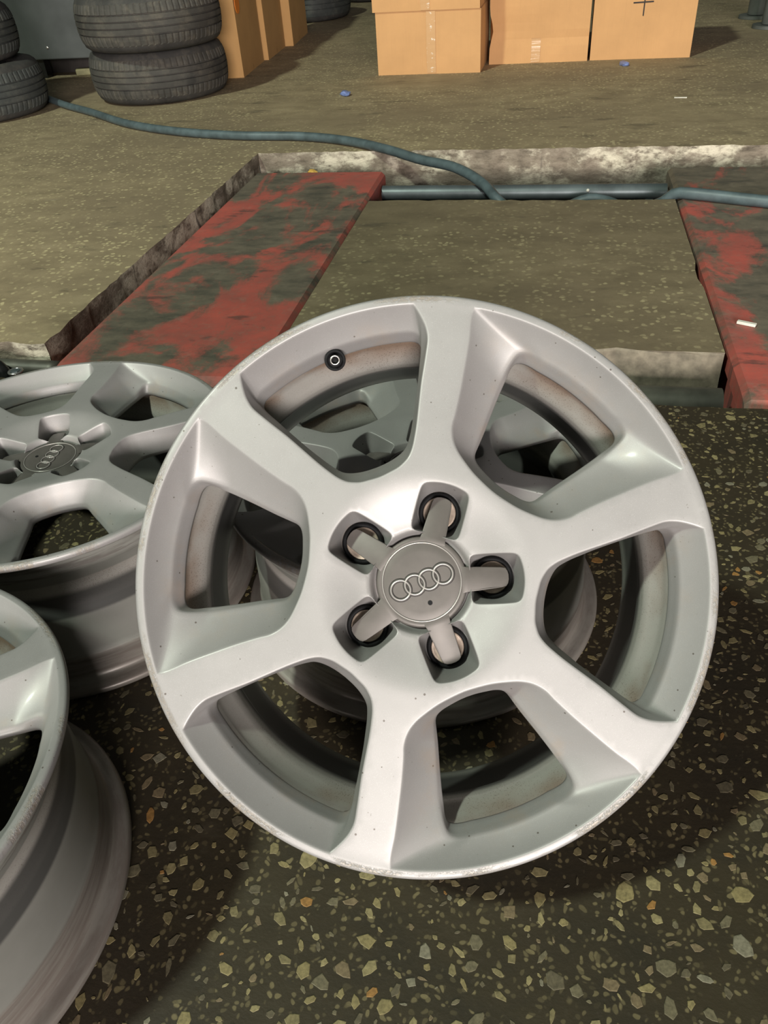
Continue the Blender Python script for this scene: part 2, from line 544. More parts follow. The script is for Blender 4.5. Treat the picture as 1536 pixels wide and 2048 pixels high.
def build_face(mat):
    loops = []      # (rows, rotation)
    wa, wb = window_rows('narrow'), window_rows('wide')
    for k in range(3):
        loops.append((wa, -k * 2 * PI / 3))
        loops.append((wb, -k * 2 * PI / 3 - PI / 3))
    pk = pocket_rows()
    for k in range(5):
        loops.append((pk, math.radians(54 + 72 * k)))
    # cap bore
    ta = np.linspace(0, 2 * PI, 97)[:-1]
    circ = lambda r: np.stack([r * np.cos(ta), r * np.sin(ta)], 1)
    cap_rows = [(circ(.0378), zf(np.full(96, .0378))), (circ(.0373), zf(np.full(96, .0373)) - .0003), (circ(.0371), np.full(96, -.0225)), (circ(.0371), np.full(96, -.036)), (circ(.002), np.full(96, -.036))]
    loops.append((cap_rows, 0.0))
    RO = 0.2272
    verts2, edges = [], []
    first = []
    for rows, a in loops:
        P = rot2(rows[0][0], a)
        i0 = len(verts2)
        first.append((i0, len(P)))
        verts2 += [tuple(p) for p in P]
        edges += [(i0 + i, i0 + (i + 1) % len(P)) for i in range(len(P))]
    NO = 360
    i0 = len(verts2)
    verts2 += [(RO * math.cos(2 * PI * i / NO), RO * math.sin(2 * PI * i / NO)) for i in range(NO)]
    edges += [(i0 + i, i0 + (i + 1) % NO) for i in range(NO)]
    hole_polys = [np.array(verts2[a:a + n]) for a, n in first]

    def inside(pts, poly):
        x, y = pts[:, 0], pts[:, 1]
        res = np.zeros(len(pts), bool)
        px, py = poly[:, 0], poly[:, 1]
        qx, qy = np.roll(px, -1), np.roll(py, -1)
        for i in range(len(poly)):
            c = ((py[i] > y) != (qy[i] > y))
            with np.errstate(divide='ignore', invalid='ignore'):
                xi = (qx[i] - px[i]) * (y - py[i]) / (qy[i] - py[i] + 1e-18) + px[i]
            res ^= c & (x < xi)
        return res
    # Steiner points on rings
    st = []
    allc = np.array(verts2)
    for r in list(np.arange(0.0385, .0435, .0014)) + list(np.arange(0.0455, RO - .001, 0.0042)):
        n = max(12, int(2 * PI * r / 0.0046)) if r > .0445 else 180
        for i in range(n):
            a = 2 * PI * (i + (0.5 * rng.random() if r > .0445 else 0)) / n
            st.append((r * math.cos(a), r * math.sin(a)))
    st = np.array(st)
    keep = np.ones(len(st), bool)
    for poly in hole_polys:
        keep &= ~inside(st, poly)
    st = st[keep]
    keep = np.array([np.min((allc[:, 0] - p[0]) ** 2 + (allc[:, 1] - p[1]) ** 2) > (0.0018 if np.hypot(*p) > .045 else .0006) ** 2 for p in st])
    st = st[keep]
    verts2 += [tuple(p) for p in st]
    ov, oe, of, orig, _, _ = delaunay_2d_cdt([Vector(v) for v in verts2], edges, [], 0, 1e-7)
    ov = np.array([tuple(v) for v in ov])
    cen = np.array([ov[list(f)].mean(0) for f in of])
    ok = np.hypot(cen[:, 0], cen[:, 1]) < RO * 0.99999
    for poly in hole_polys:
        ok &= ~inside(cen, poly)
    tris = [tuple(f) for f, k in zip(of, ok) if k]
    imap = {}
    for i, lst in enumerate(orig):
        for j in lst:
            imap[j] = i
    V = [(x, y, float(zf(math.hypot(x, y)))) for x, y in ov]
    Fc = []
    for f in tris:
        a, b, c = [ov[i] for i in f]
        cr = (b[0] - a[0]) * (c[1] - a[1]) - (b[1] - a[1]) * (c[0] - a[0])
        Fc.append(f if cr > 0 else f[::-1])
    # back skin
    ZB = -0.0365
    nb = len(V)
    for x, y in ov:
        r = math.hypot(x, y)
        k = min(1, 0.2050 / max(r, 1e-6))
        V.append((x * k, y * k, ZB))
    for f in tris:
        Fc.append(tuple(nb + i for i in f[::-1]))
    for li, (rows, a) in enumerate(loops):
        i0, n = first[li]
        prev = [imap[i0 + i] for i in range(n)]
        P0 = rows[0][0]
        nx = np.roll(P0, -1, 0)
        ccw = np.sum(P0[:, 0] * nx[:, 1] - nx[:, 0] * P0[:, 1]) > 0
        for Q, z in rows[1:]:
            Q = rot2(Q, a)
            base = len(V)
            V += [(q[0], q[1], float(zz)) for q, zz in zip(Q, z)]
            cur = list(range(base, base + n))
            for i in range(n):
                j = (i + 1) % n
                q = (prev[i], prev[j], cur[j], cur[i])
                Fc.append(q if ccw else q[::-1])
            prev = cur
        if li < 6:
            cur = [nb + imap[i0 + i] for i in range(n)]
            for i in range(n):
                j = (i + 1) % n
                q = (prev[i], prev[j], cur[j], cur[i])
                Fc.append(q if ccw else q[::-1])
    # rolled lip edge belongs to the face casting
    lipp = [(.2272, 0.0), (.2284, -.0003), (.2294, -.0010), (.2301, -.0021), (.2305, -.0037), (.2304, -.0055), (.2298, -.0075)]
    base = len(V)
    prevring = [imap[(len(verts2) - len(st) - NO) + i] for i in range(NO)]
    for r, z in lipp[1:]:
        b = len(V)
        V += [(r * math.cos(2 * PI * i / NO), r * math.sin(2 * PI * i / NO), z) for i in range(NO)]
        cur = list(range(b, b + NO))
        for i in range(NO):
            j = (i + 1) % NO
            Fc.append((prevring[i], cur[i], cur[j], prevring[j]))
        prevring = cur
    # bevel that runs down to the cap all round
    out = []
    for i, (x, y, z) in enumerate(V):
        r = math.hypot(x, y)
        if r < .0425 and z > -.0225:
            t = min(1, max(0, (.0425 - r) / .0048))
            z = min(z, -0.0104 - 0.0110 * (t * t * (3 - 2 * t)))
        out.append((x, y, z))
    return mesh_obj('spoke_face', out, Fc, mat, None, smooth=True)

def build_barrel(mat):
    prof = [(.2298, -.0075), (.2285, -.0090), (.2260, -.0100), (.2200, -.0112), (.2155, -.0126), (.2132, -.0150), (.2124, -.0180), (.2116, -.0300), (.2122, -.0335), (.2126, -.0360), (.2115, -.0400), (.2075, -.0450),
            (.2045, -.0540), (.2022, -.0600), (.2015, -.0660), (.2015, -.0860), (.2022, -.0920), (.2042, -.1010), (.2062, -.1100), (.2072, -.1200), (.2082, -.1600), (.2095, -.1690), (.2108, -.1720), (.2098, -.1760), (.2098, -.1790),
            (.2108, -.1960), (.2120, -.2015), (.2150, -.2048), (.2200, -.2062), (.2255, -.2072), (.2285, -.2090), (.2297, -.2115), (.2299, -.2140), (.2292, -.2165), (.2275, -.2180), (.2255, -.2185),
            (.2225, -.2178), (.2160, -.2140), (.2100, -.2120), (.2070, -.2080), (.2060, -.1950), (.2050, -.1700), (.2040, -.1600), (.2028, -.1200), (.2010, -.1090), (.1975, -.1000), (.1915, -.0890), (.1898, -.0850), (.1892, -.0800), (.1892, -.0660), (.1897, -.0620),
            (.1925, -.0560), (.1985, -.0450), (.2002, -.0400), (.2010, -.0330), (.2060, -.0200)]
    V, Fc = lathe(prof, 200)
    Fc = [f[::-1] for f in Fc]
    return mesh_obj('barrel', V, Fc, mat, None, smooth=True)

def build_cap():
    # disc with five arms in one outline, a raised ring, four interlocked logo rings and a dot
    DZ = -.0095
    prof = [(r * 1.012, z + DZ) for r, z in [(0.0, -.0062), (.012, -.0063), (.024, -.0065), (.0302, -.0067), (.0310, -.0070), (.0322, -.0070), (.0330, -.0067), (.0350, -.0070), (.0360, -.0075), (.0364, -.0085), (.0364, -.018)]]
    V, Fc = lathe(prof, 120)
    cap = mesh_obj('centre_cap', V, Fc, M_CAP, None, smooth=True)
    cap.data.set_sharp_from_angle(angle=math.radians(50))
    arms = []
    for k in range(5):
        a = math.radians(54 + 72 * k)
        top = [(.0322, .0112), (.0365, .0102), (.046, .0096), (.056, .0089), (.0650, .0082), (.0684, .0074), (.0700, .0052), (.0708, .0020)]
        L = np.array(top + [(x, -y) for x, y in top[::-1]])
        n = len(L)
        cen = np.array([.052, 0])
        Va, Fa = [], []
        zt = lambda x: -.0162 - max(0, x - .038) * 0.17 - (0.0006 * (x > .062)) - max(0, (x - .062)) * 0.12
        for s, dz in ((0.90, 0), (0.97, -.0002), (1.0, -.0010), (1.0, -.0060)):
            for p in L:
                q = cen + (p - cen) * np.array([1 - (1 - s) * .3, s])
                Va.append((q[0], q[1], zt(p[0]) + dz))
        Fa.append(tuple(range(n)))
        for r_ in range(3):
            for i in range(n):
                j = (i + 1) % n
                Fa.append((r_ * n + i, (r_ + 1) * n + i, (r_ + 1) * n + j, r_ * n + j))
        bm = bmesh.new()
        vs = [bm.verts.new((x * math.cos(a) - y * math.sin(a), x * math.sin(a) + y * math.cos(a), z)) for x, y, z in Va]
        for f in Fa:
            bm.faces.new([vs[i] for i in f])
        o = bm_obj('cap_arm', bm, M_CAP, cap, True, math.radians(35))
    V, Fc = torus(.0318, .00065, -.0066 + DZ, 96, 8)
    tag(mesh_obj('cap_ring', V, Fc, M_EMBLEM, cap, True), 'raised thin bright ring around the cap face')
    for k in range(4):
        V, Fc = torus(.0079, .00075, -.0060 + DZ, 56, 8, cx=(-1.5 + k) * .0122, sz=.8)
        mesh_obj('logo_ring', V, Fc, M_EMBLEM, cap, True)
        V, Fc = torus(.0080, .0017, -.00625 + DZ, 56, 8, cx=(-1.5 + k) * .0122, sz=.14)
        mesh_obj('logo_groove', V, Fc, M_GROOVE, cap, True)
    bm = bmesh.new()
    bmesh.ops.create_cone(bm, cap_ends=True, segments=20, radius1=.0019, radius2=.0019, depth=.0006, matrix=Matrix.Translation((.0002, -.0180, -.0062 + DZ)))  # proud black disc, the darkness of a small hole painted on
    tag(bm_obj('dot_hole', bm, M_BLACK, cap, True, math.radians(40)), 'small black disc painting a dark hole below the logo')
    return cap

def build_wheel():
    root = empty('alloy_wheel')
    face = build_face(M_FACE); face.parent = root
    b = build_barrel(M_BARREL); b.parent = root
    cap = build_cap(); cap.parent = root
    for k in range(5):
        a = math.radians(54 + 72 * k)
        cx, cy = BC * math.cos(a), BC * math.sin(a)
        V, Fc = lathe([(.0134, -.038), (.0134, -.0300), (.0139, -.0290), (.0148, -.0286), (.0160, -.0288), (.0169, -.0297), (.0172, -.0320), (.0172, -.040)], 40)
        o = mesh_obj('lug_gap_ring', [(x + cx, y + cy, z) for x, y, z in V], Fc, M_BLACK, root, True)  # the dark gap round the lug seat, painted as a black ring
        o['label'] = 'black ring painting the dark gap in the lug pocket'
        V, Fc = lathe([(.0001, -.0322), (.004, -.0321), (.0095, -.0316), (.0118, -.0306), (.0135, -.0302), (.0136, -.036)], 32)
        o = mesh_obj('lug_seat', [(x + cx, y + cy, z) for x, y, z in V], Fc, M_SEAT, root, True)
        o['label'] = 'rust tinged lug seat beside the cap arm'
    # valve in the narrow window on +Y
    V, Fc = lathe([(.0001, -.024), (.0086, -.024), (.0088, -.0215), (.0082, -.0200), (.0068, -.0205), (.0060, -.0225), (.0045, -.0235), (.0041, -.0185), (.0001, -.0180)], 36)
    tilt = Matrix.Translation((0, .1965, 0)) @ Matrix.Translation((0, 0, -.022)) @ Matrix.Rotation(math.radians(14), 4, 'X') @ Matrix.Translation((0, 0, .022))
    vs = mesh_obj('valve_stem', [tuple(tilt @ Vector(v)) for v in V], Fc, M_BLACK, root, True)
    vs['label'] = 'black rubber tyre valve in a narrow window'
    V, Fc = lathe([(.0042, -.024), (.0042, -.0150), (.0040, -.0142), (.0035, -.0139), (.0030, -.0142), (.0028, -.0160), (.0028, -.0195)], 28)
    vc = mesh_obj('valve_tip', [tuple(tilt @ Vector(v)) for v in V], Fc, M_STEEL, vs, True)
    vc['label'] = 'bright steel valve tip'
    return root

wheel = build_wheel()
index_children()
U = Vector((0.98932709, 0.14303929, -0.02777879)); Vv = Vector((-0.07279116, 0.65030985, 0.75617362)); Nn = Vector((0.12622736, -0.746081, 0.65378115))

def place_main(o):
    th = 1.943003 - PI / 2        # local +Y = valve axis
    x = U * math.cos(th) + Vv * math.sin(th)
    y = -U * math.sin(th) + Vv * math.cos(th)
    m = Matrix.Identity(4)
    for i in range(3):
        m[i][0], m[i][1], m[i][2], m[i][3] = x[i], y[i], Nn[i], MAIN[i]
    o.matrix_world = m

def place_flat(o, x, y, valve_deg, z=HL + .0006):
    o.matrix_world = Matrix.Translation((x, y, z)) @ Matrix.Rotation(math.radians(valve_deg - 90), 4, 'Z')

place_main(wheel)
tag(wheel, 'large silver alloy wheel tilted up in the middle, leaning on the wheel behind it', 'wheel', 'silver alloy wheels')
w2 = copy_tree(wheel); place_flat(w2, -.5999, .7325, 2.7)
tag(w2, 'silver alloy wheel lying face up at left, just in front of the red ramp', 'wheel', 'silver alloy wheels')
w3 = copy_tree(wheel); place_flat(w3, -.1344, .7597, 195.7)
tag(w3, 'silver alloy wheel underneath, seen only through the openings of the tilted wheel', 'wheel', 'silver alloy wheels')
w4 = copy_tree(wheel); place_flat(w4, -.5816, .2664, 71.6)
tag(w4, 'nearest silver alloy wheel, cut off by the lower left corner of the photo', 'wheel', 'silver alloy wheels')

# ------------------------------------------------------------------ FLOOR, PIT
def floor_mat(name, dark=False, k=1.0):
    sc3 = lambda c: tuple(v * k for v in c)
    t = NT(name)
    c = t.world()
    big = t.noise(c, 1.1, 5, 0.6)
    mid = t.noise(t.mapping(c, (1, 1.6, 1)), 7, 6, 0.65)
    fine = t.noise(c, 180, 4, 0.7)
    if dark:
        col = t.ramp(mid, [(0.25, (0.013, 0.0108, 0.0058)), (0.55, (0.027, 0.0200, 0.0088)), (0.8, (0.036, 0.029, 0.0155))])
        col = t.mix(t.thr(big, 0.40, 0.70), col, (0.024, 0.017, 0.0100))
        chip = (0.150, 0.122, 0.060)
        vs, thr = 150, (0.34, 0.26)
    else:
        col = t.ramp(mid, [(0.25, sc3((0.175, 0.134, 0.080))), (0.55, sc3((0.280, 0.218, 0.130))), (0.8, sc3((0.36, 0.285, 0.178)))])
        col = t.mix(t.thr(big, 0.40, 0.70), col, sc3((0.200, 0.152, 0.095)))
        chip = sc3((0.56, 0.47, 0.27))
        vs, thr = 62, (0.34, 0.26)
    warp = t.n('ShaderNodeMix', data_type='VECTOR')
    nzv = t.n('ShaderNodeTexNoise'); nzv.inputs['Scale'].default_value = 40; t.l(c, nzv.inputs['Vector'])
    add = t.n('ShaderNodeVectorMath', operation='MULTIPLY_ADD')
    t.l(nzv.outputs['Color'], add.inputs[0]); add.inputs[1].default_value = (.02, .02, 0); t.l(c, add.inputs[2])
    d = t.voro(add.outputs[0], vs)
    rc = t.sep(t.voro(add.outputs[0], vs, out='Color'))
    pick = t.thr(rc[0], 0.28, 0.42)
    if not dark:
        # the chips show where feet and tyres have polished the surface
        pick = t.math('MULTIPLY', pick, t.thr(t.noise(t.mapping(c, loc=(5.2, 3.1, 0)), 1.6, 4), 0.32, 0.56))
    m = t.math('MULTIPLY', t.thr(d, thr[0] + .08, thr[1]), pick)
    m = t.math('MULTIPLY', m, t.math('ADD', t.math('MULTIPLY', rc[1], 0.7), 0.15))
    col = t.mix(m, col, chip)
    col = t.mix(t.math('MULTIPLY', t.thr(fine, 0.55, 0.72), 0.28), col, (0.05, 0.04, 0.027))
    # oil stains, dark smears
    oil = t.thr(t.noise(t.mapping(c, (1.3, 3.0, 1), loc=(2, 7, 0)), 2.4, 5, 0.62), 0.585, 0.70)
    col = t.mix(t.math('MULTIPLY', oil, 0.5), col, (0.045, 0.038, 0.028) if not dark else (0.022, 0.016, 0.012))
    smear = t.thr(t.noise(t.mapping(c, (9, 24, 1), (0, 0, 0.2), (1, 4, 0)), 1.0, 4), 0.64, 0.72)
    col = t.mix(t.math('MULTIPLY', smear, 0.4), col, (0.055, 0.045, 0.032) if not dark else (0.02, 0.017, 0.012))
    dust = t.thr(t.noise(t.mapping(c, (6, 12, 1), loc=(9, 2, 0)), 1.0, 5), 0.66, 0.78)
    col = t.mix(t.math('MULTIPLY', dust, 0.3 if not dark else 0.1), col, (0.30, 0.26, 0.19))
    t.bump(t.math('ADD', fine, t.math('MULTIPLY', mid, 2.0)), 0.25, 0.0012)
    return t.set(color=col, rough=0.62 if dark else 0.75, spec=0.35)

M_FLOOR = floor_mat('dusty_concrete')
M_FRONT = floor_mat('oily_terrazzo', True)

def edge_mat():
    t = NT('chipped_pit_wall')
    c = t.world()
    x, y, z = t.sep(c)
    n1 = t.noise(t.mapping(c, (1, 1, 2.2)), 16, 6, 0.68)
    col = t.ramp(n1, [(0.28, (0.10, 0.082, 0.062)), (0.50, (0.23, 0.19, 0.145)), (0.72, (0.33, 0.28, 0.22))])
    lime = t.thr(t.noise(t.mapping(c, (1, 1, 1.6), loc=(4, 0, 2)), 5.5, 5, 0.7), 0.44, 0.60)
    col = t.mix(t.math('MULTIPLY', lime, t.thr(n1, 0.30, 0.52)), col, (0.66, 0.60, 0.47))
    drip = t.thr(t.noise(t.mapping(c, (16, 16, 1.4), loc=(1, 5, 0)), 1.0, 3), 0.66, 0.72)
    col = t.mix(t.math('MULTIPLY', drip, 0.75), col, (0.05, 0.045, 0.045))
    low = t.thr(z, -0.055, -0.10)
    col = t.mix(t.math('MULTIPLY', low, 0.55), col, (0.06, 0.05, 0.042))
    t.bump(n1, 0.8, 0.008)
    return t.set(color=col, rough=0.85, spec=0.2)
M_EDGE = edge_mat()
M_BLOCK = plain('raw_concrete', (0.165, 0.143, 0.104), 0.85, 0, .38, 45)

def jitter_edge(p, q, step=.03, amp=.005, seed=1):
    r = random.Random(seed)
    p, q = np.array(p, float), np.array(q, float)
    L = np.linalg.norm(q - p); n = max(2, int(L / step))
    d = (q - p) / L; nrm = np.array([-d[1], d[0]])
    out = []
    for i in range(n + 1):
        a = 0 if i in (0, n) else r.uniform(-amp, amp) + (0.012 * r.random() if r.random() < .06 else 0)
        out.append(p + (q - p) * i / n + nrm * a)
    return [tuple(v) for v in out]

def wall_strip(name, pts, depth, seed, push):
    """rough vertical face hanging from a jittered edge; push = horizontal direction into the pit"""
    r = random.Random(seed)
    rows = 7
    V, Fc = [], []
    n = len(pts)
    for j in range(rows):
        for i, (x, y) in enumerate(pts):
            t = j / (rows - 1)
            a = 0 if j == 0 else r.uniform(-.004, .006) - 0.004 * t
            V.append((x + push[0] * a, y + push[1] * a, -depth * t + (r.uniform(-.004, .004) if 0 < j < rows - 1 else 0)))
    for j in range(rows - 1):
        for i in range(n - 1):
            Fc.append((j * n + i, j * n + i + 1, (j + 1) * n + i + 1, (j + 1) * n + i))
    o = mesh_obj(name, V, Fc, M_EDGE, None, True)
    return tag(o, kind='structure')

PX0, PX1, PY0, PY1, PZ = -1.075, 1.02, 1.268, 2.995, -.16
e_left = jitter_edge((PX0, PY1), (PX0, 1.43), .03, .0028, 2)
e_back = jitter_edge((PX1, PY1), (PX0, PY1), .022, .008, 3)
e_front = jitter_edge((-2.2, PY0), (PX1, PY0), .03, .0015, 4)
e_right = jitter_edge((PX1, PY0), (PX1, PY1), .03, .004, 5)
e_step = jitter_edge((PX0, 1.43), (-2.2, 1.40), .03, .008, 6)

def slab(polys, name, mat):
    V, Fc = [], []
    for P in polys:
        b = len(V)
        V += [(x, y, 0.0) for x, y in P]
        Fc.append(tuple(range(b, b + len(P))))
    bm = bmesh.new()
    vs = [bm.verts.new(v) for v in V]
    for f in Fc:
        bm.faces.new([vs[i] for i in f])
    bmesh.ops.triangulate(bm, faces=bm.faces)
    for f in bm.faces:
        if f.normal.z < 0:
            f.normal_flip()
    me = bpy.data.meshes.new(name); bm.to_mesh(me); bm.free(); me.materials.append(mat)
    o = bpy.data.objects.new(name, me); COL.objects.link(o)
    return tag(o, kind='structure')

XR, YF = 6.0, 13.0
floor_far = slab([
    e_back + [(-9, PY1), (-9, YF), (XR, YF), (XR, PY1)],
    e_left + e_step[1:] + [(-9, 1.40), (-9, PY1)],
    e_right + [(XR, PY1), (XR, PY0)],
], 'floor', M_FLOOR)
floor_near = slab([e_front + [(XR, PY0), (XR, -3.5), (-9, -3.5), (-9, PY0)]], 'floor', M_FRONT)
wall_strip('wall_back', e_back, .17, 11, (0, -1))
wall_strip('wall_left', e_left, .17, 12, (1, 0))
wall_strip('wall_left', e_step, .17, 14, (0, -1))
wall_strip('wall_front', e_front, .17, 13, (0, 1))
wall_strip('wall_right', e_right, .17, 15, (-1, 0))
M_PIT = plain('greasy_pit_bottom', (0.035, 0.03, 0.026), 0.8, 0, .4, 12)
bm = box_bm(-2.3, PX1 + .05, PY0 - .02, PY1 + .03, PZ - .03, PZ)
tag(bm_obj('floor', bm, M_PIT), kind='structure')

# concrete chips set into the near terrazzo
chip_cols = [(0.185, 0.150, 0.068), (0.155, 0.128, 0.062), (0.21, 0.175, 0.085), (0.115, 0.098, 0.058), (0.14, 0.105, 0.058), (0.23, 0.12, 0.035), (0.16, 0.145, 0.10), (0.09, 0.075, 0.045)]
chip_mats = []
for i, c in enumerate(chip_cols):
    t = NT('stone_chip_%d' % i)
    cc = t.world()
    nz = t.noise(cc, 260, 4, 0.65)
    col = t.ramp(nz, [(0.3, tuple(x * .62 for x in c)), (0.65, tuple(x * 1.15 for x in c))])
    chip_mats.append(t.set(color=col, rough=0.6, spec=0.35))

def chip_outline(r, elong):
    n = r.randint(5, 8)
    pts = []
    for i in range(n):
        a = 2 * PI * (i + r.uniform(-.25, .25)) / n
        q = r.uniform(.62, 1.05)
        pts.append((q * math.cos(a), q * math.sin(a) * elong))
    return pts

def chip_geo(P, s, rz, cx, cy, h):
    V = []
    c, sn = math.cos(rz), math.sin(rz)
    for k, z in ((1.0, -.0015), (1.0, h * .4), (.90, h)):
        for x, y in P:
            x1, y1 = x * s * k, y * s * k
            V.append((cx + x1 * c - y1 * sn, cy + x1 * sn + y1 * c, z))
    n = len(P)
    Fc = [tuple(2 * n + i for i in range(n))]
    for j in range(2):
        for i in range(n):
            Fc.append((j * n + i, j * n + (i + 1) % n, (j + 1) * n + (i + 1) % n, (j + 1) * n + i))
    return V, Fc

protos = []
cr = random.Random(21)
for k in range(24):
    P = chip_outline(cr, cr.choice([.45, .6, .75, .9, .3]))
    V, Fc = chip_geo(P, 1.0, 0, 0, 0, .05)
    protos.append((P, V, Fc))
chip_mesh = {}
def chip_data(k, m):
    if (k, m) not in chip_mesh:
        me = bpy.data.meshes.new('stone_chip')
        # unit outline with low, fixed relief: height is scaled separately
        V = [(x, y, (0.00035 if z > .03 else (0.00015 if z > 0 else -.0015))) for x, y, z in protos[k][1]]
        me.from_pydata(V, [], protos[k][2]); me.update()
        me.materials.append(chip_mats[m])
        chip_mesh[(k, m)] = me
    return chip_mesh[(k, m)]

cells = {}
placed = []
tries = 0
wheels_fp = [(-.5999, .7325), (-.1344, .7597), (-.5816, .2664)]
while len(placed) < 6500 and tries < 260000:
    tries += 1
    x, y = cr.uniform(-.95, .95), cr.uniform(.02, 1.255)
    s = cr.choice([.0030, .0048, .0062, .0076, .0088, .0100, .0072, .0056, .0040]) * cr.uniform(.75, 1.15)
    key = (int(x / .03), int(y / .03))
    bad = False
    for i in (-1, 0, 1):
        for j in (-1, 0, 1):
            for (a, b, s2) in cells.get((key[0] + i, key[1] + j), []):
                if (a - x) ** 2 + (b - y) ** 2 < ((s + s2) * .86) ** 2:
                    bad = True
    if bad:
        continue
    cells.setdefault(key, []).append((x, y, s))
    placed.append((x, y, s, cr.randrange(24), cr.choices(range(8), [5, 5, 4, 4, 3, 1, 2, 4])[0], cr.uniform(0, 2 * PI)))

def px_of(x, y):
    q = (np.array([x, y, 0]) - CAM_C) @ CAM_M
    return 768 + F_PX * q[0] / -q[2], 1024 - F_PX * q[1] / -q[2], -q[2]
big = []
for i, (x, y, s, k, m, rz) in enumerate(placed):
    u, v, d = px_of(x, y)
    if not (0 < u < 1536 and 0 < v < 2048):
        continue
    if (u - 855) ** 2 + (v - 1175) ** 2 < 575 ** 2:
        continue
    if any((x - a) ** 2 + (y - b) ** 2 < .23 ** 2 for a, b in wheels_fp):
        continue
    big.append((s / d, i))
big.sort(reverse=True)
chosen = set(i for _, i in big[:295])
for i in sorted(chosen):
    x, y, s, k, m, rz = placed[i]
    o = bpy.data.objects.new('stone_chip', chip_data(k, m))
    COL.objects.link(o)
    o.parent = floor_near
    o.location = (x, y, 0)
    o.rotation_euler = (0, 0, rz)
    o.scale = (s, s, 1)
SV, SF, SI = [], [], []
for i, (x, y, s, k, m, rz) in enumerate(placed):
    if i in chosen:
        continue
    V, Fc = chip_geo(protos[k][0], s, rz, x, y, .0003)
    b = len(SV)
    SV += V
    SF += [tuple(b + q for q in f) for f in Fc]
    SI += [m] * len(Fc)
o = mesh_obj('stone_chips', SV, SF, None, floor_near, False, chip_mats, SI)
o['kind'] = 'stuff'

# ------------------------------------------------------------------ LIFT: ramps, slab, tubes
def ramp_mat():
    t = NT('worn_red_paint')
    c = t.world()
    x, y, z = t.sep(c)
    n1 = t.noise(t.mapping(c, (2.2, 1.3, 1), (0, 0, 0.35), (1.3, 0.4, 0)), 1.9, 6, 0.60, 0.5)
    fine = t.noise(c, 60, 5, 0.7)
    red = t.ramp(t.noise(c, 9, 5, 0.65), [(0.3, (0.26, 0.080, 0.064)), (0.55, (0.38, 0.085, 0.066)), (0.75, (0.46, 0.095, 0.070))])
    red = t.mix(t.math('MULTIPLY', t.thr(fine, 0.5, 0.7), 0.35), red, (0.20, 0.13, 0.10))
    grey = t.ramp(t.noise(t.mapping(c, (3, 5, 1)), 3.5, 5, 0.65), [(0.3, (0.060, 0.056, 0.045)), (0.5, (0.115, 0.096, 0.072)), (0.75, (0.175, 0.145, 0.105))])
    # the edges of each platform keep more paint: |x - centre|
    cx = t.math('SUBTRACT', t.math('ABSOLUTE', t.math('ADD', x, 0.205)), 0.567)   # both platforms mirrored about the lift axis
    edge = t.math('ABSOLUTE', t.math('SUBTRACT', t.math('ABSOLUTE', t.math('ADD', x, 0.095)), 0.677))
    f = t.math('ADD', n1, t.math('MULTIPLY', t.math('SUBTRACT', edge, 0.13), 0.45))
    f = t.math('SUBTRACT', f, t.math('MULTIPLY', t.thr(x, 0.0, 0.3), 0.045))
    m = t.thr(t.math('ADD', f, t.math('MULTIPLY', fine, 0.12)), 0.505, 0.60)
    col = t.mix(m, grey, red)
    dk = t.thr(t.noise(t.mapping(c, (5, 12, 1), (0, 0, 0.1), (2, 9, 0)), 1.0, 5, 0.6), 0.60, 0.68)
    col = t.mix(t.math('MULTIPLY', dk, 0.65), col, (0.045, 0.042, 0.038))
    dust = t.thr(t.noise(t.mapping(c, loc=(3, 3, 3)), 24, 5, 0.7), 0.52, 0.75)
    col = t.mix(t.math('MULTIPLY', dust, 0.35), col, (0.25, 0.20, 0.155))
    t.bump(t.math('ADD', m, t.math('MULTIPLY', fine, 0.6)), 0.3, 0.0015)
    return t.set(color=col, rough=0.6, spec=0.35)
M_RAMP = ramp_mat()

def ramp(x0, x1, y0, y1, label, chamfer_near):
    root = empty('lift_ramp', ((x0 + x1) / 2, (y0 + y1) / 2, 0), 0, label, 'ramp', 'red car lift ramps')
    # profile along y : flat top with a slope down at the near end
    cx, cy = (x0 + x1) / 2, (y0 + y1) / 2
    bm = bmesh.new()
    prof = [(y0, -.045), (y0, -.030), (y0 + chamfer_near, -.004), (y0 + chamfer_near + .03, 0), (y1 - .01, 0), (y1, -.008), (y1, -.045)]
    for xs, inset in ((x0, 0), (x1, 0)):
        pass
    sides = [(x0, -.010), (x0 + .010, 0.0), (x1 - .010, 0.0), (x1, -.010)]
    cols = []
    for xs, dz in sides:
        cols.append([bm.verts.new((xs - cx, yy - cy, zz + (dz if zz > -.04 else 0))) for yy, zz in prof])
    for a, b in zip(cols[:-1], cols[1:]):
        for i in range(len(prof) - 1):
            bm.faces.new((a[i], b[i], b[i + 1], a[i + 1]))
        bm.faces.new((a[-1], b[-1], b[0], a[0]))
    bm.faces.new(cols[0]); bm.faces.new(cols[-1][::-1])
    bm_obj('platform', bm, M_RAMP, root)
    for sx in (x0 + .012, x1 - .03):
        bm = box_bm(sx - cx, sx + .018 - cx, y0 + .06 - cy, y1 - .01 - cy, PZ + .001, -.044)
        bm_obj('side_beam', bm, M_RAMP, root)
    return root
ramp(-1.003, -.546, 1.30, 2.742, 'worn red and grey lift ramp at left, behind the flat lying wheel', .02)
ramp(.3655, .822, 1.276, 2.748, 'worn red lift ramp at the right edge with a white stub on it', .03)

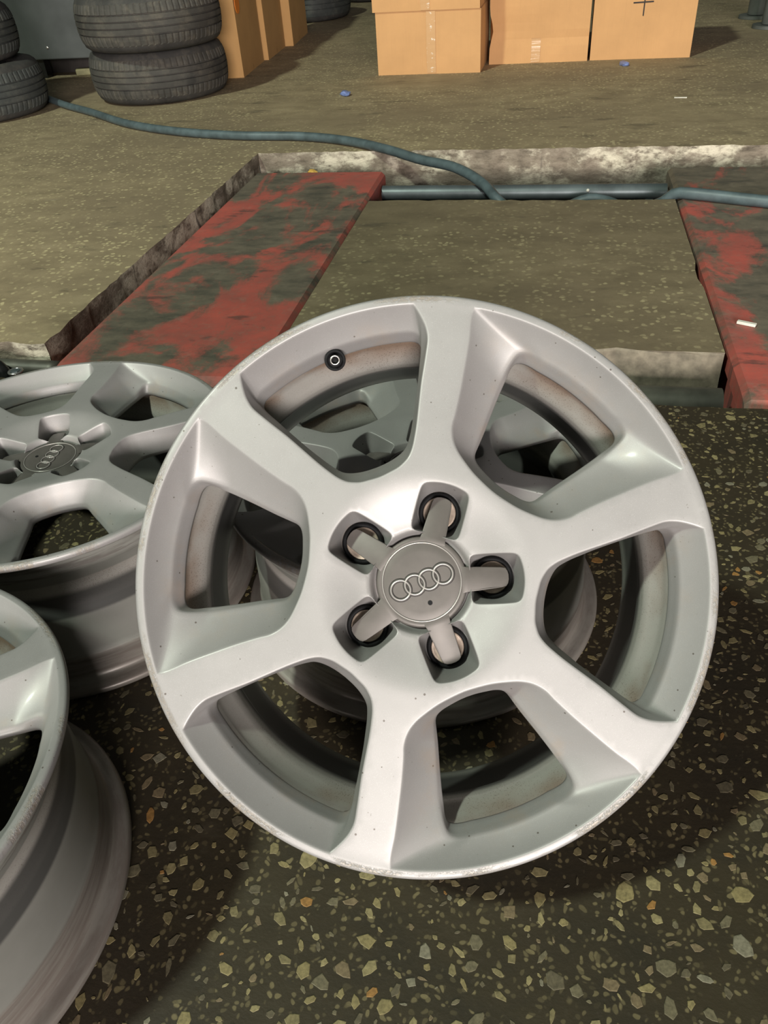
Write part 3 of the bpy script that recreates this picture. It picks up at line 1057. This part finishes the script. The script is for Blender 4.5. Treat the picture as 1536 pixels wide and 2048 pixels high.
M_SLAB = floor_mat('slab_concrete', False, .60)
def slab_block():
    root = empty('concrete_block', (-.09, 1.95, 0), 0, 'flat terrazzo concrete block between the two red ramps', 'block')
    r = random.Random(5)
    x0, x1, y0, y1 = -.540, .357, 1.478, 2.425
    ed = jitter_edge((x0, y0), (x1, y0), .04, .0015, 31)[:-1] + jitter_edge((x1, y0), (x1, y1), .05, .0015, 32)[:-1] + jitter_edge((x1, y1), (x0, y1), .03, .006, 33)[:-1] + jitter_edge((x0, y1), (x0, y0), .05, .0015, 34)[:-1]
    n = len(ed)
    V, Fc = [], []
    def clampx(x): return max(x0 + .001, min(x1 - .001, x))
    for z, k in ((-.001, 0), (-.006, .003), (-.05, .002), (-.10, .004)):
        for x, y in ed:
            V.append((clampx(x) + .09, y - 1.95 + (r.uniform(-.0025, .0025) if z < -.002 else 0) + (k if y > 1.9 else -0), z))
    Fc.append(tuple(range(n)))
    mi = [0]
    for j in range(3):
        for i in range(n):
            Fc.append((j * n + i, (j + 1) * n + i, (j + 1) * n + (i + 1) % n, j * n + (i + 1) % n)); mi.append(1)
    Fc.append(tuple(3 * n + i for i in range(n))[::-1]); mi.append(1)
    mesh_obj('block_body', V, Fc, None, root, False, [M_SLAB, M_BLOCK], mi)
    bm = box_bm(x0 + .1 + .09, x1 - .1 + .09, y0 + .06 - 1.95, y1 - .06 - 1.95, PZ + .001, -.099)
    bm_obj('footing', bm, M_PIT, root)
slab_block()

M_TUBE = plain('blue_grey_steel', (0.105, 0.125, 0.130), 0.42, 0.5, 0.35, 9)
M_TUBE2 = plain('greasy_dark_steel', (0.075, 0.072, 0.058), 0.5, 0.3, 0.4, 14)
def bar(name, x0, x1, y, z, r, mat, label):
    root = empty(name, ((x0 + x1) / 2, y, z), 0, label, 'tube')
    h = (x1 - x0) / 2
    V, Fc = lathe([(r * .6, h + .0), (r, h), (r, -h), (r * .6, -h)], 40)
    mesh_obj('pipe', [(zz, yy, xx) for xx, yy, zz in V], Fc, mat, root, True).data.set_sharp_from_angle(angle=.6)
    for sx in (-1, 1):
        bm = box_bm(sx * (h - .05) - .012, sx * (h - .05) + .012, -.02, .02, PZ + .001 - z, -r * .7)
        bm_obj('bracket', bm, mat, root)
    return root
rear_bar = bar('torsion_tube', -.538, .358, 2.645, -.045, .0245, M_TUBE, 'blue grey steel tube in the gap behind the concrete block')
V, Fc = lathe([(.0001, .0), (.004, .0), (.004, -.003)], 14)
bm = bmesh.new(); bmesh.ops.create_uvsphere(bm, u_segments=12, v_segments=8, radius=.0055)
M_WHITE = plain('dirty_white', (0.62, 0.59, 0.52), 0.6, 0, .12, 60)
o = bm_obj('paint_dot', bm, M_WHITE, rear_bar, True); o.location = (.21, -.021, .011)
o['label'] = 'white paint dot on the tube'
bar('torsion_tube', -.40, .345, 1.385, -.062, .031, M_TUBE2, 'dark greasy tube in the gap in front of the concrete block')

# hydraulic fittings in the recess at far left
M_OIL = plain('oily_black', (0.02, 0.02, 0.02), 0.25, 0.4, .4, 40)
V, Fc = tube([(-1.30, 1.33, -.10), (-1.22, 1.345, -.03), (-1.165, 1.352, -.012), (-1.13, 1.342, -.035), (-1.122, 1.322, -.11)], .015, 12, 40)
tag(mesh_obj('hydraulic_hose', V, Fc, M_OIL, None, True), 'oily black looped hydraulic hose at the left edge beside the ramp', 'hose')
V, Fc = tube([(-1.62, 1.385, -.040), (-1.4, 1.386, -.038), (-1.2, 1.388, -.038), (-1.028, 1.388, -.040)], .019, 12, 30)
tag(mesh_obj('hydraulic_pipe', V, Fc, M_TUBE2, None, True), 'dark straight pipe under the chipped floor corner at left', 'pipe')
fit_root = empty('hose_fitting', (-1.088, 1.325, -.060), 0.4, 'shiny steel hose fitting at the left edge above the flat wheel', 'fitting')
V, Fc = lathe([(.0001, .05), (.010, .05), (.012, .045), (.012, .02), (.016, .018), (.016, -.01), (.012, -.012), (.012, -.08)], 6)
mesh_obj('hex_body', V, Fc, M_TUBE, fit_root)
V, Fc = torus(.0135, .003, .047, 24, 8)
mesh_obj('collar', V, Fc, M_STEEL, fit_root, True)

# air hose
M_HOSE = plain('blue_grey_rubber', (0.066, 0.092, 0.098), 0.5, 0, .3, 22)
hp = [(-2.78, 4.26, .017), (-2.52, 4.04, .017), (-2.32, 3.86, .017), (-2.10, 3.69, .017), (-1.80, 3.44, .017), (-1.50, 3.28, .017), (-1.22, 3.195, .017), (-.95, 3.16, .017), (-.75, 3.075, .018), (-.58, 2.945, .019), (-.44, 2.83, .012), (-.31, 2.725, .013),
      (-.21, 2.60, .000), (-.145, 2.485, -.024), (-.07, 2.475, -.070), (.03, 2.495, -.055), (.115, 2.505, -.024), (.175, 2.50, -.030), (.25, 2.475, -.050), (.325, 2.452, -.018), (.355, 2.442, .0095), (.40, 2.415, .017), (.50, 2.375, .0168), (.62, 2.33, .0168), (.78, 2.30, .0168), (.95, 2.28, .012), (1.08, 2.28, .0168), (1.4, 2.3, .0168)]
V, Fc = tube(hp, .0160, 14, 260)
tag(mesh_obj('air_hose', V, Fc, M_HOSE, None, True), 'blue grey rubber air hose crossing the floor, the pit and the right ramp', 'hose')

# ------------------------------------------------------------------ TYRES
def tyre_mat(name, base, dust):
    t = NT(name)
    c = t.coord()
    n1 = t.noise(c, 7, 6, 0.65)
    col = t.ramp(n1, [(0.3, tuple(x * .55 for x in base)), (0.7, base)])
    col = t.mix(t.math('MULTIPLY', t.thr(t.noise(t.mapping(c, loc=(3, 1, 1)), 16, 6, 0.7), 0.45, 0.72), 0.6), col, dust)
    col = t.mix(t.math('MULTIPLY', t.thr(t.noise(t.mapping(c, loc=(8, 1, 1)), 5, 5, 0.6), 0.58, 0.66), 0.55), col, (0.02, 0.02, 0.02))
    t.bump(t.noise(c, 120, 4), 0.2, 0.001)
    return t.set(color=col, rough=0.75, spec=0.3)
M_TYRE = tyre_mat('dusty_tyre', (0.070, 0.066, 0.058), (0.125, 0.110, 0.085))
M_WALL = tyre_mat('tyre_sidewall', (0.055, 0.053, 0.050), (0.095, 0.085, 0.070))
M_TYRE2 = tyre_mat('grey_tyre', (0.060, 0.066, 0.062), (0.110, 0.112, 0.095))

def tyre(x, y, z, R, W, label, group, seed, mt=M_TYRE, grooves=(.26, .43, .59, .75), sip=True):
    root = empty('tyre', (x, y, z), seed * .7, label, 'tyre', group)
    # tread, profile along height with real grooves
    hw = W * .36
    zs = []
    z0, z1 = W / 2 - hw, W / 2 + hw
    def crown(zz):
        q = (zz - W / 2) / hw
        return R - .010 * q * q - .004 * abs(q) ** 6
    prof = []
    tag_sh = []
    gw = .0035
    pts = [z0]
    for g in grooves:
        pts.append(z0 + (z1 - z0) * g)
    prof.append((crown(z0) - .001, z0)); tag_sh.append(0)
    prof.append((crown(z0 + .004), z0 + .004)); tag_sh.append(1)
    last = z0 + .004
    for gi, g in enumerate(pts[1:]):
        nsub = 2
        for s in range(1, nsub):
            zz = last + (g - gw - last) * s / nsub
            prof.append((crown(zz), zz)); tag_sh.append(1 if gi == 0 else 0)
        prof += [(crown(g - gw), g - gw), (crown(g - gw * .6) - .008, g - gw * .6), (crown(g) - .008, g + gw * .6), (crown(g + gw), g + gw)]
        tag_sh += [1 if gi == 0 else 0, 0, 0, 1 if gi == len(grooves) - 1 else 0]
        last = g + gw
    zz = (last + z1 - .004) / 2
    prof += [(crown(zz), zz), (crown(z1 - .004), z1 - .004), (crown(z1) - .001, z1)]
    tag_sh += [1, 1, 0]
    NT_ = 288
    V, Fc = [], []
    m = len(prof)
    for k in range(NT_):
        a = 2 * PI * k / NT_
        for j, (r, zz) in enumerate(prof):
            cut = .0035 if (sip and tag_sh[j] and k % 4 == 0) else 0
            V.append(((r - cut) * math.cos(a), (r - cut) * math.sin(a), zz))
    for k in range(NT_):
        k2 = (k + 1) % NT_
        for j in range(m - 1):
            Fc.append((k * m + j, k2 * m + j, k2 * m + j + 1, k * m + j + 1))
    mesh_obj('tread', V, Fc, mt, root, False)
    r0 = crown(z0) - .001
    ri = R - .115
    lower = [(r0, z0), (r0 - .006, z0 - W * .055), (r0 - .020, z0 - W * .105), (r0 - .050, 0.0), (ri + .03, .004), (ri, .016), (ri, .03), (ri + .03, .03)]
    up = [(r, W - zz) for r, zz in lower]
    for nm, pr, fl in (('sidewall', lower, True), ('sidewall', up, False)):
        V, Fc = lathe(pr, 96)
        if fl:
            Fc = [f[::-1] for f in Fc]
        mesh_obj(nm, V, Fc, M_WALL, root, True)
    return root

tyre(-1.945, 4.175, 0.0, .335, .226, 'dusty black tyre at the bottom of the middle stack beside the brown cartons', 'tyres in the middle stack', 1)
tyre(-1.912, 4.105, .227, .338, .226, 'dusty black tyre stacked on the bottom tyre of the middle stack', 'tyres in the middle stack', 2, sip=True)
tyre(-1.95, 4.15, .454, .335, .226, 'uppermost tyre of the middle stack, at the top edge of the photo', 'tyres in the middle stack', 3)
tyre(-2.742, 3.80, 0.0, .33, .225, 'grey black tyre at the bottom of the stack at the left edge', 'tyres in the left stack', 4, M_TYRE2)
tyre(-2.80, 3.79, .226, .325, .225, 'grey black tyre resting on the bottom tyre at the left edge', 'tyres in the left stack', 5, M_TYRE2)
tyre(-2.82, 3.80, .452, .325, .225, 'uppermost tyre of the stack at the left edge, near the top corner', 'tyres in the left stack', 6, M_TYRE2)
tyre(-1.90, 6.90, 0.0, .33, .26, 'dark tyre lying far back just behind the brown cartons', 'tyres at the back', 7, M_TYRE2, sip=False)
tyre(-1.62, 8.05, 0.0, .30, .20, 'pale dusty tyre far back between the cartons and the stacked boxes', 'tyres at the back', 8, M_TYRE2, sip=False)

# ------------------------------------------------------------------ CARTONS
def card_mat(name, base):
    t = NT(name)
    c = t.coord()
    n1 = t.noise(c, 5, 5, 0.6)
    col = t.ramp(n1, [(0.3, tuple(x * .90 for x in base)), (0.7, tuple(x * 1.05 for x in base))])
    corr = t.noise(t.mapping(c, (240, 240, 3)), 1.0, 2)
    col = t.mix(t.math('MULTIPLY', t.thr(corr, 0.5, 0.8), 0.18), col, tuple(x * .72 for x in base))
    st = t.thr(t.noise(t.mapping(c, loc=(4, 2, 7)), 11, 4, 0.6), 0.66, 0.76)
    col = t.mix(t.math('MULTIPLY', st, 0.35), col, tuple(x * .45 for x in base))
    return t.set(color=col, rough=0.8, spec=0.2)
M_CARD = card_mat('cardboard', (0.58, 0.325, 0.145))
M_CARD2 = card_mat('brown_cardboard', (0.50, 0.29, 0.115))
tt = NT('clear_tape')
cc = tt.coord()
tcol = tt.mix(tt.thr(tt.noise(tt.mapping(cc, (30, 30, 60)), 1.0, 4, 0.7), 0.60, 0.70), (0.58, 0.345, 0.170), (0.85, 0.78, 0.68))  # bright glints on the tape are painted into its colour
M_TAPE = tt.set(color=tcol, rough=0.22, spec=0.6)
M_INK = plain('black_ink', (0.02, 0.015, 0.012), 0.7, 0, .1, 40)
M_STICK = plain('orange_sticker', (0.75, 0.22, 0.02), 0.6, 0, .1, 40)

def carton(x, y, z, W, D, H, rz, label, group, mat=M_CARD, tape=None, dent=False, flap=True, seed=0):
    """x, y = front left corner on the floor; box extends +x, +y in its own frame"""
    root = empty('cardboard_box', (x, y, z), rz, label, 'box', group)
    r = random.Random(seed)
    nx, nz = 14, 14
    bm = bmesh.new()
    # front, right, back, left walls as gently warped grids
    def wall(p, q, out, amp, fn=None):
        g = []
        for j in range(nz + 1):
            row = []
            for i in range(nx + 1):
                u, v = i / nx, j / nz
                b = amp * math.sin(PI * u) * math.sin(PI * v)
                px, py = p[0] + (q[0] - p[0]) * u + out[0] * b, p[1] + (q[1] - p[1]) * u + out[1] * b
                pz = v * H
                if fn:
                    px, py, pz = fn(u, v, px, py, pz)
                row.append(bm.verts.new((px, py, pz)))
            g.append(row)
        for j in range(nz):
            for i in range(nx):
                bm.faces.new((g[j][i], g[j][i + 1], g[j + 1][i + 1], g[j + 1][i]))
    def dent_fn(u, v, px, py, pz):
        # a crease near the bottom; the lower band kicks out, the corner is crushed in above it
        k = math.exp(-((v - .20) / .045) ** 2)
        py += .010 * k * (1 - .25 * u) - (.006 * max(0, 1 - v / .16)) * (1 - u)
        if v > .22:
            py += .012 * math.exp(-((v - .3) / .12) ** 2) * (1 - u)
        px += (.018 * math.exp(-((v - .30) / .10) ** 2) * max(0, 1 - u * 5))
        return px, py, pz
    wall((0, 0), (W, 0), (0, -1), .004, dent_fn if dent else None)
    wall((W, 0), (W, D), (1, 0), .003)
    wall((W, D), (0, D), (0, 1), .003)
    def left_dent(u, v, px, py, pz):
        if dent:
            px += .018 * math.exp(-((v - .30) / .10) ** 2) * max(0, 1 - (1 - u) * 5)
            py += (.010 * math.exp(-((v - .20) / .045) ** 2) + (.012 * math.exp(-((v - .3) / .12) ** 2) if v > .22 else 0) - .006 * max(0, 1 - v / .16)) * max(0, 1 - (1 - u) * 5)
        return px, py, pz
    wall((0, D), (0, 0), (-1, 0), .003, left_dent)
    bmesh.ops.remove_doubles(bm, verts=bm.verts, dist=.0006)
    bm_obj('box_body', bm, mat, root)
    g = .0015
    # top flaps and bottom
    bm_obj('top_flap', box_bm(.002, W - .002, .002, D / 2 - g, H - .004, H + .001), mat, root)
    bm_obj('top_flap', box_bm(.002, W - .002, D / 2 + g, D - .002, H - .004, H + .001), mat, root)
    bm_obj('bottom_flap', box_bm(.002, W - .002, .004, D - .002, .0005, .005), mat, root)
    if tape:
        tx, tw, a, b = tape
        n = 24
        V, Fc = [], []
        for i in range(n + 1):
            v = (a + (b - a) * i / n)
            u = tx / W
            off = -.0045 * math.sin(PI * u) * math.sin(PI * v / H)
            if dent:
                off = dent_fn(u, v / H, 0, 0, 0)[1] - .0045 * math.sin(PI * u) * math.sin(PI * v / H)
            w_ = r.uniform(-.0006, .0006)
            for yy in (-.0022, -.0008):
                for xx in (tx - tw / 2, tx + tw / 2):
                    V.append((xx + w_, off + yy - r.random() * .0008, v))
        for i in range(n):
            k = i * 4
            Fc += [(k, k + 1, k + 5, k + 4), (k + 3, k + 2, k + 6, k + 7), (k + 2, k, k + 4, k + 6), (k + 1, k + 3, k + 7, k + 5)]
        o = mesh_obj('packing_tape', V, Fc, M_TAPE, root)
        o['label'] = 'shiny clear packing tape down the front'
    return root

bx = carton(-.893, 4.457, 0, .519, .42, .272, -.020, 'cardboard box on the floor under another box, left of the row of three', 'cardboard boxes in the row', tape=(.275, .045, .005, .270), seed=1)
carton(-.905, 4.450, .2735, .526, .42, .272, -.020, 'cardboard box stacked on top of another, cut off by the top edge', 'cardboard boxes in the row', tape=(.262, .045, .002, .270), seed=2)
carton(-.347, 4.656, 0, .494, .42, .50, .0, 'middle cardboard box with a creased lower edge and crushed left corner', 'cardboard boxes in the row', tape=(.235, .045, .004, .11), dent=True, seed=3)
cb = carton(.160, 4.668, 0, .482, .42, .50, -.028, 'rightmost cardboard box with a black cross mark on its front', 'cardboard boxes in the row', seed=4)
o = bm_obj('cross_mark', box_bm(.190, .284, -.0060, -.0035, .2325, .2385), M_INK, cb); o['label'] = 'horizontal stroke of the black cross'
o.rotation_euler = (0, math.radians(-1.5), 0)
o = bm_obj('cross_mark', box_bm(.2330, .2385, -.0062, -.0036, .185, .300), M_INK, cb); o['label'] = 'vertical stroke of the black cross'

def tall_carton(xr, yf, W, D, yaw, label, sticker=False, lw=None):
    c, s = math.cos(yaw), math.sin(yaw)
    x = xr - W * c; y = yf - W * s
    b = carton(x, y, 0, W, D, .62, yaw, label, 'brown cartons behind the tyres', mat=M_CARD2, seed=int(yf * 10))
    if sticker:
        bm = bmesh.new()
        bmesh.ops.create_cone(bm, cap_ends=True, segments=24, radius1=.045, radius2=.045, depth=.003)
        o = bm_obj('sticker', bm, M_STICK, b)
        o.rotation_euler = (0, PI / 2, 0)
        o.location = (W + .0045, .055, .330)
        o['label'] = 'orange round sticker near the top'
    return b
tall_carton(-1.640, 4.530, .20, .50, .090, 'nearest tall brown carton beside the middle tyre stack, with an orange sticker', True)
tall_carton(-1.664, 5.062, .20, .47, .075, 'second tall brown carton in the row, narrow front showing behind the nearest')
tall_carton(-1.652, 5.560, .20, .57, .100, 'farthest tall brown carton in the row beside the dark tyre')

# ------------------------------------------------------------------ grey cabinet at left
M_CAB = plain('grey_cabinet_paint', (0.075, 0.080, 0.078), 0.5, 0.1, .2, 6)
cabt = empty('metal_cabinet', (-2.85, 4.95, 0), .0, 'dark grey sheet metal cabinet between the two tyre stacks at top left', 'cabinet')
bm_obj('cabinet_panel', box_bm(-.75, .45, -.24, .50, .096, 1.5, .006), M_CAB, cabt)
bm_obj('cabinet_base', box_bm(-.70, .40, -.05, .45, .0, .096), M_PIT, cabt)
for xx in (.0, .245):
    V, Fc = lathe([(.0001, .004), (.006, .003), (.009, 0), (.009, -.004)], 14)
    o = mesh_obj('bolt', [(x + xx, -.241 - z, y + .155) for x, y, z in V], Fc, M_STEEL, cabt, True)
bm_obj('foot', box_bm(-.10, -.06, -.22, -.16, .0, .097), M_OIL, cabt)
M_WOOD = plain('pale_wood', (0.20, 0.18, 0.09), 0.7, 0, .25, 20)
o = bm_obj('wood_offcut', box_bm(-.09, .09, -.025, .025, 0, .035, .006), M_WOOD)
o.location = (-2.66, 4.80, 0.001); o.rotation_euler = (0, 0, .35)
tag(o, 'short pale wood offcut lying in the dark gap under the grey cabinet', 'wood')

# machine feet at top right
M_GREYP = plain('grey_machine_paint', (0.10, 0.105, 0.095), 0.5, .2, .25, 10)
st = empty('machine_stand', (1.22, 5.62, 0), 0, 'grey steel machine stand with flanged feet in the top right corner', 'stand')
for dx, dy in ((-.06, .28), (-.05, -.12)):
    bm = bmesh.new()
    bmesh.ops.create_cone(bm, cap_ends=True, segments=32, radius1=.052, radius2=.052, depth=.8, matrix=Matrix.Translation((dx, dy, .42)))
    bm_obj('leg', bm, M_GREYP, st, True, .6)
    bm = bmesh.new()
    bmesh.ops.create_cone(bm, cap_ends=True, segments=32, radius1=.100, radius2=.098, depth=.016, matrix=Matrix.Translation((dx, dy, .009)))
    bm_obj('foot_flange', bm, M_GREYP, st, True, .6)
bm_obj('crossbar', box_bm(-.12, .5, -.18, .36, .80, .90, .01), M_GREYP, st)

# ------------------------------------------------------------------ litter
M_BLUE = plain('blue_plastic', (0.16, 0.21, 0.42), 0.4, 0, .3, 90)
def crumple(name, x, y, s, mat, label, cat, seed, group=None, z=0.0):
    r = random.Random(seed)
    bm = bmesh.new()
    bmesh.ops.create_icosphere(bm, subdivisions=2, radius=1)
    for v in bm.verts:
        k = r.uniform(.65, 1.15)
        v.co = Vector((v.co.x * s * k, v.co.y * s * .6 * k, max(0, v.co.z * s * .35 * k + s * .12)))
    o = bm_obj(name, bm, mat)
    o.location = (x, y, z + .0005); o.rotation_euler = (0, 0, r.uniform(0, 3))
    return tag(o, label, cat, group)
crumple('plastic_scrap', -.962, 3.999, .044, M_BLUE, 'small blue plastic scrap on the floor in front of the stacked boxes', 'litter', 3)
crumple('plastic_scrap', .320, 4.500, .040, M_BLUE, 'small blue plastic scrap on the floor at the foot of the rightmost box', 'litter', 4)
M_YEL = plain('yellow_paper', (0.55, 0.33, 0.07), 0.7, 0, .2, 60)
crumple('paper_scrap', -.806, 2.765, .026, M_YEL, 'yellow scrap on the far end of the left red ramp', 'litter', 6, z=-.012)
def stick(name, x, y, L, W, H, rz, label, z=0.0):
    o = bm_obj(name, box_bm(-L / 2, L / 2, -W / 2, W / 2, 0, H, .0008), M_WHITE)
    o.location = (x, y, z + .0005); o.rotation_euler = (0, 0, rz)
    return tag(o, label, 'litter')
stick('white_stub', .414, 1.602, .037, .0095, .006, -.45, 'flat white stub lying on the right red ramp')
stick('paper_strip', .505, 3.738, .050, .012, .003, -.10, 'small white strip on the floor in front of the rightmost box')

# ------------------------------------------------------------------ rear wall of the garage, beyond the top of the frame
M_ROOM = plain('grey_plaster', (0.16, 0.155, 0.14), 0.85, 0, .15, 3)
tag(bm_obj('wall_back', box_bm(-9, 6, 12.8, 13.0, 0, 5), M_ROOM), kind='structure')
